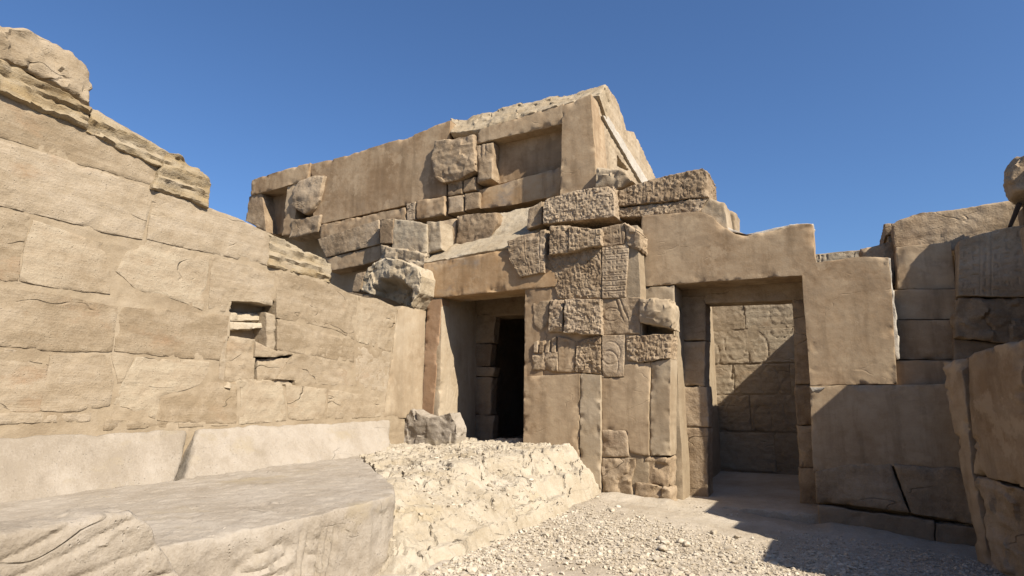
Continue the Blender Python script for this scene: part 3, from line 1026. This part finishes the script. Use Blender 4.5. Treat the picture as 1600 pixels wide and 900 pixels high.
loose('capping_stone', 'long lit slab with a crumbling end capping the tall right-hand stack', 'stone block', ((1398, 392, c), (1500, 392), (1640, 380, c), (1640, 306, c), (1582, 312), (1545, 318), (1500, 326), (1440, 332), (1402, 344), (1394, 352, c)), 'facade', 'worn', 9.95, .8, 275)
ub = slab('relief_block', py(9.34, (1497, 462, c), (1680, 466, c), (1680, 340, c), (1578, 354), (1530, 366), (1499, 376, c)), back(.38), 'facade', None, 'dressed', cell=.014, seed=276, relief=carve(71, 1.5, .95, 'glyph', -.012))
tag(ub, 'shaded block carved with rows of hieroglyphs in the tall right-hand stack', 'carved stone')
loose('rough_block', 'rough rounded shaded block under the hieroglyph block', 'stone block', ((1492, 528, c), (1680, 548, c), (1680, 468, c), (1497, 465, c), (1487, 495)), 'facade', 'rock', 9.37, .5, 277, k=.7)
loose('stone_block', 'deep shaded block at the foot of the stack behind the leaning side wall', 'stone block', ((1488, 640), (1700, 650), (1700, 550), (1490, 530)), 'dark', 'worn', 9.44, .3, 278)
bo = rock('boulder', (2.30, 9.4, 3.90), (.34, .34, .36), 'facade', None, seed=5, amp=.12)
tag(bo, 'rounded brown boulder perched above the hieroglyph block', 'boulder')
sb_ = slab('bearing_block', [(2.12, 9.16, 3.2), (2.74, 9.16, 3.2), (2.74, 9.16, 3.6), (2.12, 9.16, 3.6)], back(.55), 'facade', None, 'worn', cell=.04, seed=281)
tag(sb_, 'squat brown block carrying the perched rounded boulder', 'stone block')
pr_ = slab('timber_prop', qy(9.36, (1577, 353), (1582, 354), (1598, 318), (1590, 316)), back(.10), 'wood', None, 'clean', cell=.03, seed=280)
tag(pr_, 'short dark slanting timber prop between carved block and perched boulder', 'timber prop')

# near side wall on the right, in its own shade
ns = thing('side_wall', 'tall brown side wall at right with plastered face and broken rocky foot', 'wall', (1.3, 7.3, -.35))
A2, B2 = np.array([1.10, 8.45]), np.array([1.48, 7.60])
_d = (B2 - A2) / np.linalg.norm(B2 - A2)
_n = np.array([_d[1], -_d[0]])
_n = _n if _n @ -A2 > 0 else -_n                 # looks to the courtyard


def sface(px, py_, off=0.0):
    """photo pixel -> point on the oblique face of the side wall"""
    d = _F + _R * (px - 800) / FPX - _U * (py_ - 450) / FPX
    return _O + d * (((A2 + _n * off) @ _n) / (d[:2] @ _n))


def sblock(name, pp, mat, style, off=0., d=.5, seed=0, **kw):
    if len(pp) > 4:
        pts = [(sface(p[0], p[1], off), 1 if len(p) > 2 else 0) for p in pp]
    else:
        pts = [sface(p[0], p[1], off) for p in pp]
    return slab(name, pts, (-_n[0] * d, -_n[1] * d, 0), mat, ns, style, cell=.022, seed=seed, **kw)


sblock('plaster_coat', ((1530, 890, c), (1551, 900, c), (1519, 742), (1500, 559, c), (1470, 566, c)), 'plaster', 'plaster', .0, .4, 290, k=2)
sblock('groove', ((1530, 745), (1538, 744), (1512, 556), (1499, 560)), 'dark', 'plaster', -.07, .4, 291)
sblock('plaster_coat', ((1521, 740, c), (1560, 750), (1604, 764, c), (1594, 530, c), (1560, 539), (1513, 553, c)), 'plaster', 'plaster', .0, .4, 292, k=2)
sblock('stone_block', ((1553, 905), (1628, 925), (1605, 768), (1522, 743)), 'facade', 'rock', .01, .4, 293, k=.7)
for i, (x0, x1, y0, y1, z1) in enumerate([(1.88, 2.7, 7.35, 8.62, 3.15), (1.88, 2.7, 6.85, 7.33, 2.7), (1.88, 2.7, 5.8, 6.83, 2.25), (2.75, 3.5, 8.64, 9.4, 4.55)]):  # unseen stepped masses, added out of frame to cast the shadow at right
    boxobj('wall_core', (x0, x1, y0, y1, -.4, z1), 'facade', ns)

# unseen walls added behind and beside the viewer to cut the sky fill
ce = thing('unseen_shade_walls', 'plain brown unseen wall added around the viewpoint to dim the sky fill', 'wall', (0, -4.5, -.4))
boxobj('wall_core', (-6.1, 5.4, -5.2, -4.5, -.4, 3.4), 'facade', ce)
boxobj('wall_core', (4.7, 5.4, -4.48, 5.9, -.4, 3.2), 'facade', ce)

# ================================================================== UPPER CHAPEL
YU = 10.0
up = thing('upper_chapel', 'ruined upper storey with plastered panels, recessed niche and bright end wall', 'building', (-7.5, YU, 3.95))


def ublock(name, pp, mat='plaster', style='plaster', Y=YU, d=.5, seed=0, **kw):
    pts = py(Y, *pp) if len(pp) > 4 else qy(Y, *pp)
    return slab(name, pts, back(d), mat, up, style, cell=kw.pop('cell', .032), seed=seed, **kw)


boxobj('wall_core', (-12.3, -3.75, 10.62, 12.4, 3.95, 6.0), 'mortar', up)
ublock('plaster_panel', ((490, 352, c), (600, 328), (697, 306, c), (698, 250), (704, 188, c), (690, 192), (640, 213), (600, 224), (540, 243), (484, 257, c)), d=.6, seed=300)
ublock('lintel', ((391, 305, c), (430, 296), (480, 280, c), (484, 254, c), (440, 266), (391, 282, c)), Y=YU - .06, d=.5, seed=301)
ublock('jamb', ((383, 345), (416, 362), (409, 301), (389, 307)), 'facade', 'dressed', YU - .02, .5, 302)
ublock('niche_back', ((400, 372), (456, 362), (460, 284), (400, 300)), 'plaster', 'plaster', YU + .3, .2, 303)
ublock('jamb', ((440, 368), (456, 366), (470, 283), (449, 290)), 'plaster', 'dressed', YU - .03, .5, 304)
ublock('broken_boss', ((456, 322, c), (475, 334), (486, 328), (498, 312, c), (506, 274, c), (484, 276), (466, 284, c), (456, 300)), 'facade', 'rock', YU - .09, .4, 305, k=.4, bulge=.03)
ublock('stone_block', ((452, 372), (496, 362), (500, 336), (456, 344)), 'facade', 'rock', YU - .05, .4, 306, k=.5)
ublock('stone_block', ((500, 378), (634, 348), (633, 324), (500, 351)), 'plaster', 'worn', YU - .04, .4, 307)
ublock('relief_block', ((636, 346), (648, 343), (649, 315), (635, 319)), 'facade', 'dressed', YU - .05, .4, 308, cell=.014, relief=carve(81, .2, .4, 'bands', -.012))
ublock('stone_block', ((651, 342), (694, 336), (694, 306), (650, 314)), 'plaster', 'worn', YU - .06, .4, 309)
ublock('carved_boss', ((690, 285, c), (715, 280), (742, 266, c), (741, 240), (739, 211, c), (705, 217), (678, 219, c), (673, 250), (677, 277)), 'facade', 'rock', YU - .12, .5, 310, k=.4, bulge=.01, cell=.02)
ublock('stone_block', ((745, 285), (768, 279), (770, 222), (744, 227)), 'facade', 'worn', YU - .04, .4, 311, relief=carve(82, .3, .6, 'figure', -.02))
ublock('stone_block', ((700, 306), (721, 302), (721, 280), (700, 285)), 'facade', 'dressed', YU - .02, .4, 312)
ublock('stone_block', ((700, 334), (723, 330), (723, 304), (700, 308)), 'facade', 'dressed', YU - .03, .4, 313)
ublock('stone_block', ((726, 329), (748, 324), (748, 300), (726, 303)), 'facade', 'dressed', YU - .03, .4, 314)
ublock('stone_block', ((724, 300), (743, 296), (743, 276), (724, 282)), 'facade', 'dressed', YU + .0, .4, 315)
ublock('wall_core', ((696, 340), (880, 312), (880, 180), (704, 205)), 'mortar', 'worn', YU + .3, .3, 316)
ublock('niche_lintel', ((742, 225), (880, 192), (880, 162), (748, 203)), 'plaster', 'plaster', YU - .04, .55, 317)
ublock('niche_back', ((768, 290), (880, 262), (880, 190), (768, 220)), 'plaster', 'plaster', YU + .24, .05, 318)
ublock('niche_panel', ((749, 326, c), (800, 320), (876, 304, c), (876, 261, c), (749, 297, c), (748, 310)), 'orange', 'plaster', YU + .06, .3, 319)
ublock('pier', ((875, 306), (933, 294), (923, 147), (879, 165)), 'plaster', 'plaster', YU - .28, .62, 320)
_low = [(704, 208), (752, 201), (878, 164), (936, 148)]
_top = [(947, 133), (920, 138), (890, 148), (862, 150), (830, 160), (800, 162), (770, 174), (742, 178), (730, 187), (704, 185)]
slab('rubble_top', [(at(x, y, Y=YU - .03), 1 if q in (0, 3) else 0) for q, (x, y) in enumerate(_low)] + [(at(x, y, Y=YU + .38), 1 if q in (0, 9) else 0) for q, (x, y) in enumerate(_top)],
     (0, .35, -.25), 'cream', up, 'rock', cell=.024, seed=321, k=.5)
xe = at(930, 200, Y=YU - .28)[0]
XE = xe - .06
_tri = np.array([at(x, y, X=XE) for x, y in ((965, 243), (982, 266), (964, 259))])[:, 1:]


def end_hole(G):
    p = G[..., 1:]
    ins = np.full(p.shape[:-1], 9.0)
    ce_ = _tri.mean(0)
    for q in range(3):
        a_, b_ = _tri[q], _tri[(q + 1) % 3]
        n_ = np.array([-(b_ - a_)[1], (b_ - a_)[0]])
        n_ = n_ / np.linalg.norm(n_)
        n_ = n_ if (ce_ - a_) @ n_ > 0 else -n_
        ins = np.minimum(ins, (p - a_) @ n_)
    return -.25 * sstep(-.01, .02, ins)


slab('end_wall', pxl(XE, (934, 294, c), (1030, 300, c), (1024, 276), (1006, 236), (990, 206), (980, 204), (966, 160), (948, 134, c), (936, 148, c)), (-.5, 0, 0), 'pale', up, 'worn', cell=.022, seed=325, pos_fn=end_hole)
slab('mortar_strip', qx(XE + .05, (1003, 286), (1014, 284), (950, 181), (942, 181)), (-.1, 0, 0), 'white', up, 'worn', cell=.03, seed=326, k=.6)
ublock('stone_block', ((930, 294, c), (962, 296), (990, 284, c), (972, 264, c), (930, 260, c)), 'lightwall', 'rock', YU - .5, .5, 328, k=.7)

# ================================================================== STONES ON THE TERRACE
loose('relief_block', 'rough hammered block lying under the tall plastered pier', 'stone block', ((848, 350, c), (900, 345), (961, 338, c), (957, 290, c), (900, 297), (850, 312, c)), 'facade', 'rough', 9.12, .6, 340, cell=.011, relief=hammered(21, .035))
loose('stone_block', 'small rough block wedged left of the rough hammered block', 'stone block', ((822, 358), (846, 350), (846, 314), (826, 326)), 'facade', 'rough', 9.2, .4, 341)
loose('stone_block', 'long pitted block forming the top over the plastered doorway wall', 'stone block', ((962, 323, c), (1106, 307, c), (1105, 268, c), (1097, 262), (1024, 277), (964, 299, c)), 'facade', 'rough', 9.34, .8, 342, cell=.012, relief=hammered(22, .03))
loose('stone_block', 'thin pitted course under the long pitted top block', 'stone block', ((960, 340), (1092, 332), (1106, 309), (962, 325)), 'facade', 'rough', 9.36, .8, 343, cell=.012, relief=hammered(23, .03))
loose('stone_block', 'crumbling pale corner stone beside the long pitted top block', 'stone block', ((1092, 332, c), (1126, 356), (1138, 362, c), (1131, 316, c), (1107, 308, c)), 'pale', 'worn', 9.38, .6, 344)
loose('stone_block', 'small pale upright stone behind the crumbling corner stone', 'stone block', ((1126, 366), (1150, 366), (1149, 332), (1128, 322)), 'pale', 'worn', 10.05, .5, 345)
loose('plaster_block', 'dark brown plastered block above the ochre lintel', 'stone block', ((688, 392), (711, 388), (712, 341), (688, 345)), 'plaster', 'dressed', 9.55, .4, 346)
loose('stone_block', 'split-faced brown block above the ochre lintel', 'stone block', ((712, 388, c), (762, 380, c), (778, 347), (775, 331, c), (714, 337, c)), 'facade', 'rough', 9.50, .4, 347)
o = slab('mortar_bank', qy(0, (760, 384, 9.38), (836, 362, 9.38), (846, 320, 9.9), (776, 332, 9.85)), (0, .3, -.3), 'cream', None, 'worn', cell=.03, seed=348)
tag(o, 'pale sloping mortar bank between split-faced brown block and small rough block', 'mortar bank')
loose('stone_block', 'broad cream weathered block above the big broken boulder', 'stone block', ((612, 392, c), (667, 396, c), (667, 350, c), (640, 344), (614, 341, c)), 'lightwall', 'worn', 9.10, .6, 349)
loose('stone_block', 'cream upright block next to the dark brown plastered block', 'stone block', ((667, 396), (690, 390), (688, 345), (666, 346)), 'lightwall', 'worn', 9.14, .5, 350)
loose('pitted_block', 'narrow brown block with round worn holes beside the cream weathered block', 'stone block', ((594, 380), (613, 380), (615, 341), (592, 342)), 'facade', 'dressed', 9.08, .5, 351)
loose('cornice', 'long brown cornice slab with carved edge over the dark hollow', 'cornice', ((508, 402), (593, 381), (591, 343), (496, 374)), 'facade', 'dressed', 9.25, .6, 352, relief=carve(91, 1.2, .35, 'bands', -.008))
loose('stone_block', 'brown under-course directly below the long cornice slab', 'stone block', ((512, 424, c), (566, 414), (597, 404, c), (594, 383, c), (509, 404, c)), 'plaster', 'dressed', 9.28, .6, 353)
loose('rubble_mass', 'crumbly cream packing stones over the big broken boulder', 'stone block', ((590, 410, c), (630, 408), (664, 420, c), (664, 396, c), (594, 382, c)), 'lightwall', 'rock', 9.02, .4, 354, k=.7)


def hollow(s_, t_, wd, ht):
    x, y = s_ / wd, t_ / ht
    p = np.stack([s_, t_, s_ * 0], -1)
    r = np.hypot((x - .6) / .50, (y + .05) / .66) + .22 * fbm(p, .16, 4, 5)
    return -.36 * (1 - sstep(.62, .98, r)) + .02 * facet(p, .12, 8)


o = slab('broken_boulder', py(8.5, (566, 455, c), (598, 466), (640, 482, c), (654, 458), (659, 432, c), (652, 418), (622, 405), (600, 403), (574, 418, c), (566, 436)), back(.75), 'cream', None, 'rock', cell=.016, seed=23, k=.5, relief=hollow)
tag(o, 'big broken boulder with hollow brown underside on the wall end', 'boulder')
loose('stone_block', 'small carved upright stone propping the big broken boulder', 'stone block', ((549, 456), (562, 456), (570, 424), (556, 428)), 'facade', 'dressed', 8.75, .3, 356)

# ================================================================== LOOSE STONES
def build_gravel():
    rg = np.random.RandomState(8)
    import bmesh
    bm = bmesh.new()
    bmesh.ops.create_icosphere(bm, subdivisions=1, radius=1)
    B = np.array([v.co[:] for v in bm.verts])
    Fb = np.array([[v.index for v in f.verts] for f in bm.faces])
    bm.free()
    n = 46000
    x = rg.uniform(-3.5, 1.3, n)
    y = rg.uniform(2.6, 9.1, n)
    dens = fbm(np.stack([x, y, x * 0], -1), 1.0, 3, 90) + .5 - .10 * np.clip(y - 6.2, 0, 9)
    edge = -2.93 - .05 * (y - 4.6)
    keep = (rg.uniform(-.15, .6, n) < dens) & (x > edge - .02)
    x, y = x[keep], y[keep]
    # chips lying on the outcrop
    xo, yo = rg.uniform(-6.0, -3.2, 9000), rg.uniform(4.6, 8.9, 9000)
    ok = ((xo + 3.24) * .70 + (yo - 4.2) * .72 > .35) & (rg.uniform(-.4, .5, 9000) < fbm(np.stack([xo, yo, xo * 0], -1), .5, 3, 91))
    x, y = np.concatenate([x, xo[ok]]), np.concatenate([y, yo[ok]])
    n = len(x)
    r = .0088 * np.exp(rg.normal(0, .42, n)) * np.clip(1.25 - .12 * (y - 4.5), .55, 1.25)
    r = np.clip(r, .005, .04)
    sc = np.stack([r * rg.uniform(.8, 1.6, n), r * rg.uniform(.8, 1.4, n), r * rg.uniform(.5, .9, n)], 1)
    V = B[None] * (1 + .28 * rg.normal(size=(n, len(B), 1)).clip(-1.5, 1.5)) * sc[:, None]
    a = rg.uniform(0, 6.28, n)
    ca, sa = np.cos(a)[:, None], np.sin(a)[:, None]
    V = np.stack([V[..., 0] * ca - V[..., 1] * sa, V[..., 0] * sa + V[..., 1] * ca, V[..., 2]], -1)
    P = np.stack([x, y, x * 0], -1)
    z = gz(x, y) + .035 * fbm(P, .9, 3, 3) + .02 * np.abs(fbm(P, .12, 3, 4)) - .01 + sc[:, 2] * .4
    xs_, ys_, Zo, do = OUT
    on = x < -3.05
    ii = np.clip(np.searchsorted(ys_, y), 0, len(ys_) - 1)
    jj = np.clip(np.searchsorted(xs_, x), 0, len(xs_) - 1)
    z = np.where(on, np.maximum(z, Zo[ii, jj] + sc[:, 2] * .3), z)
    V = V + np.stack([x, y, z], 1)[:, None]
    F = (Fb[None] + (np.arange(n) * len(B))[:, None, None]).reshape(-1, 3).tolist()
    o = link_mesh('gravel', V.reshape(-1, 3), F, 'pebble', base=np.zeros(3), sharp=30)
    o['kind'] = 'stuff'
    tag(o, 'pale limestone chips and gravel scattered over the courtyard ground', 'gravel')


build_gravel()


rg_ = random.Random(12)
for i in range(16):
    x_, y_ = rg_.uniform(-2.7, .1), rg_.uniform(5.6, 8.6)
    r_ = rg_.uniform(.022, .05)
    st_ = rock('loose_stone', (x_, y_, float(gz(x_, y_)) + r_ * .35), (r_ * rg_.uniform(1, 1.6), r_, r_ * .7), 'pebble', None, seed=400 + i, sub=3, cuts=7, amp=.12, rotz=rg_.uniform(0, 3))
    tag(st_, 'fist-sized pale loose stone lying on the gravel of the court', 'stone', 'loose stones on the gravel')
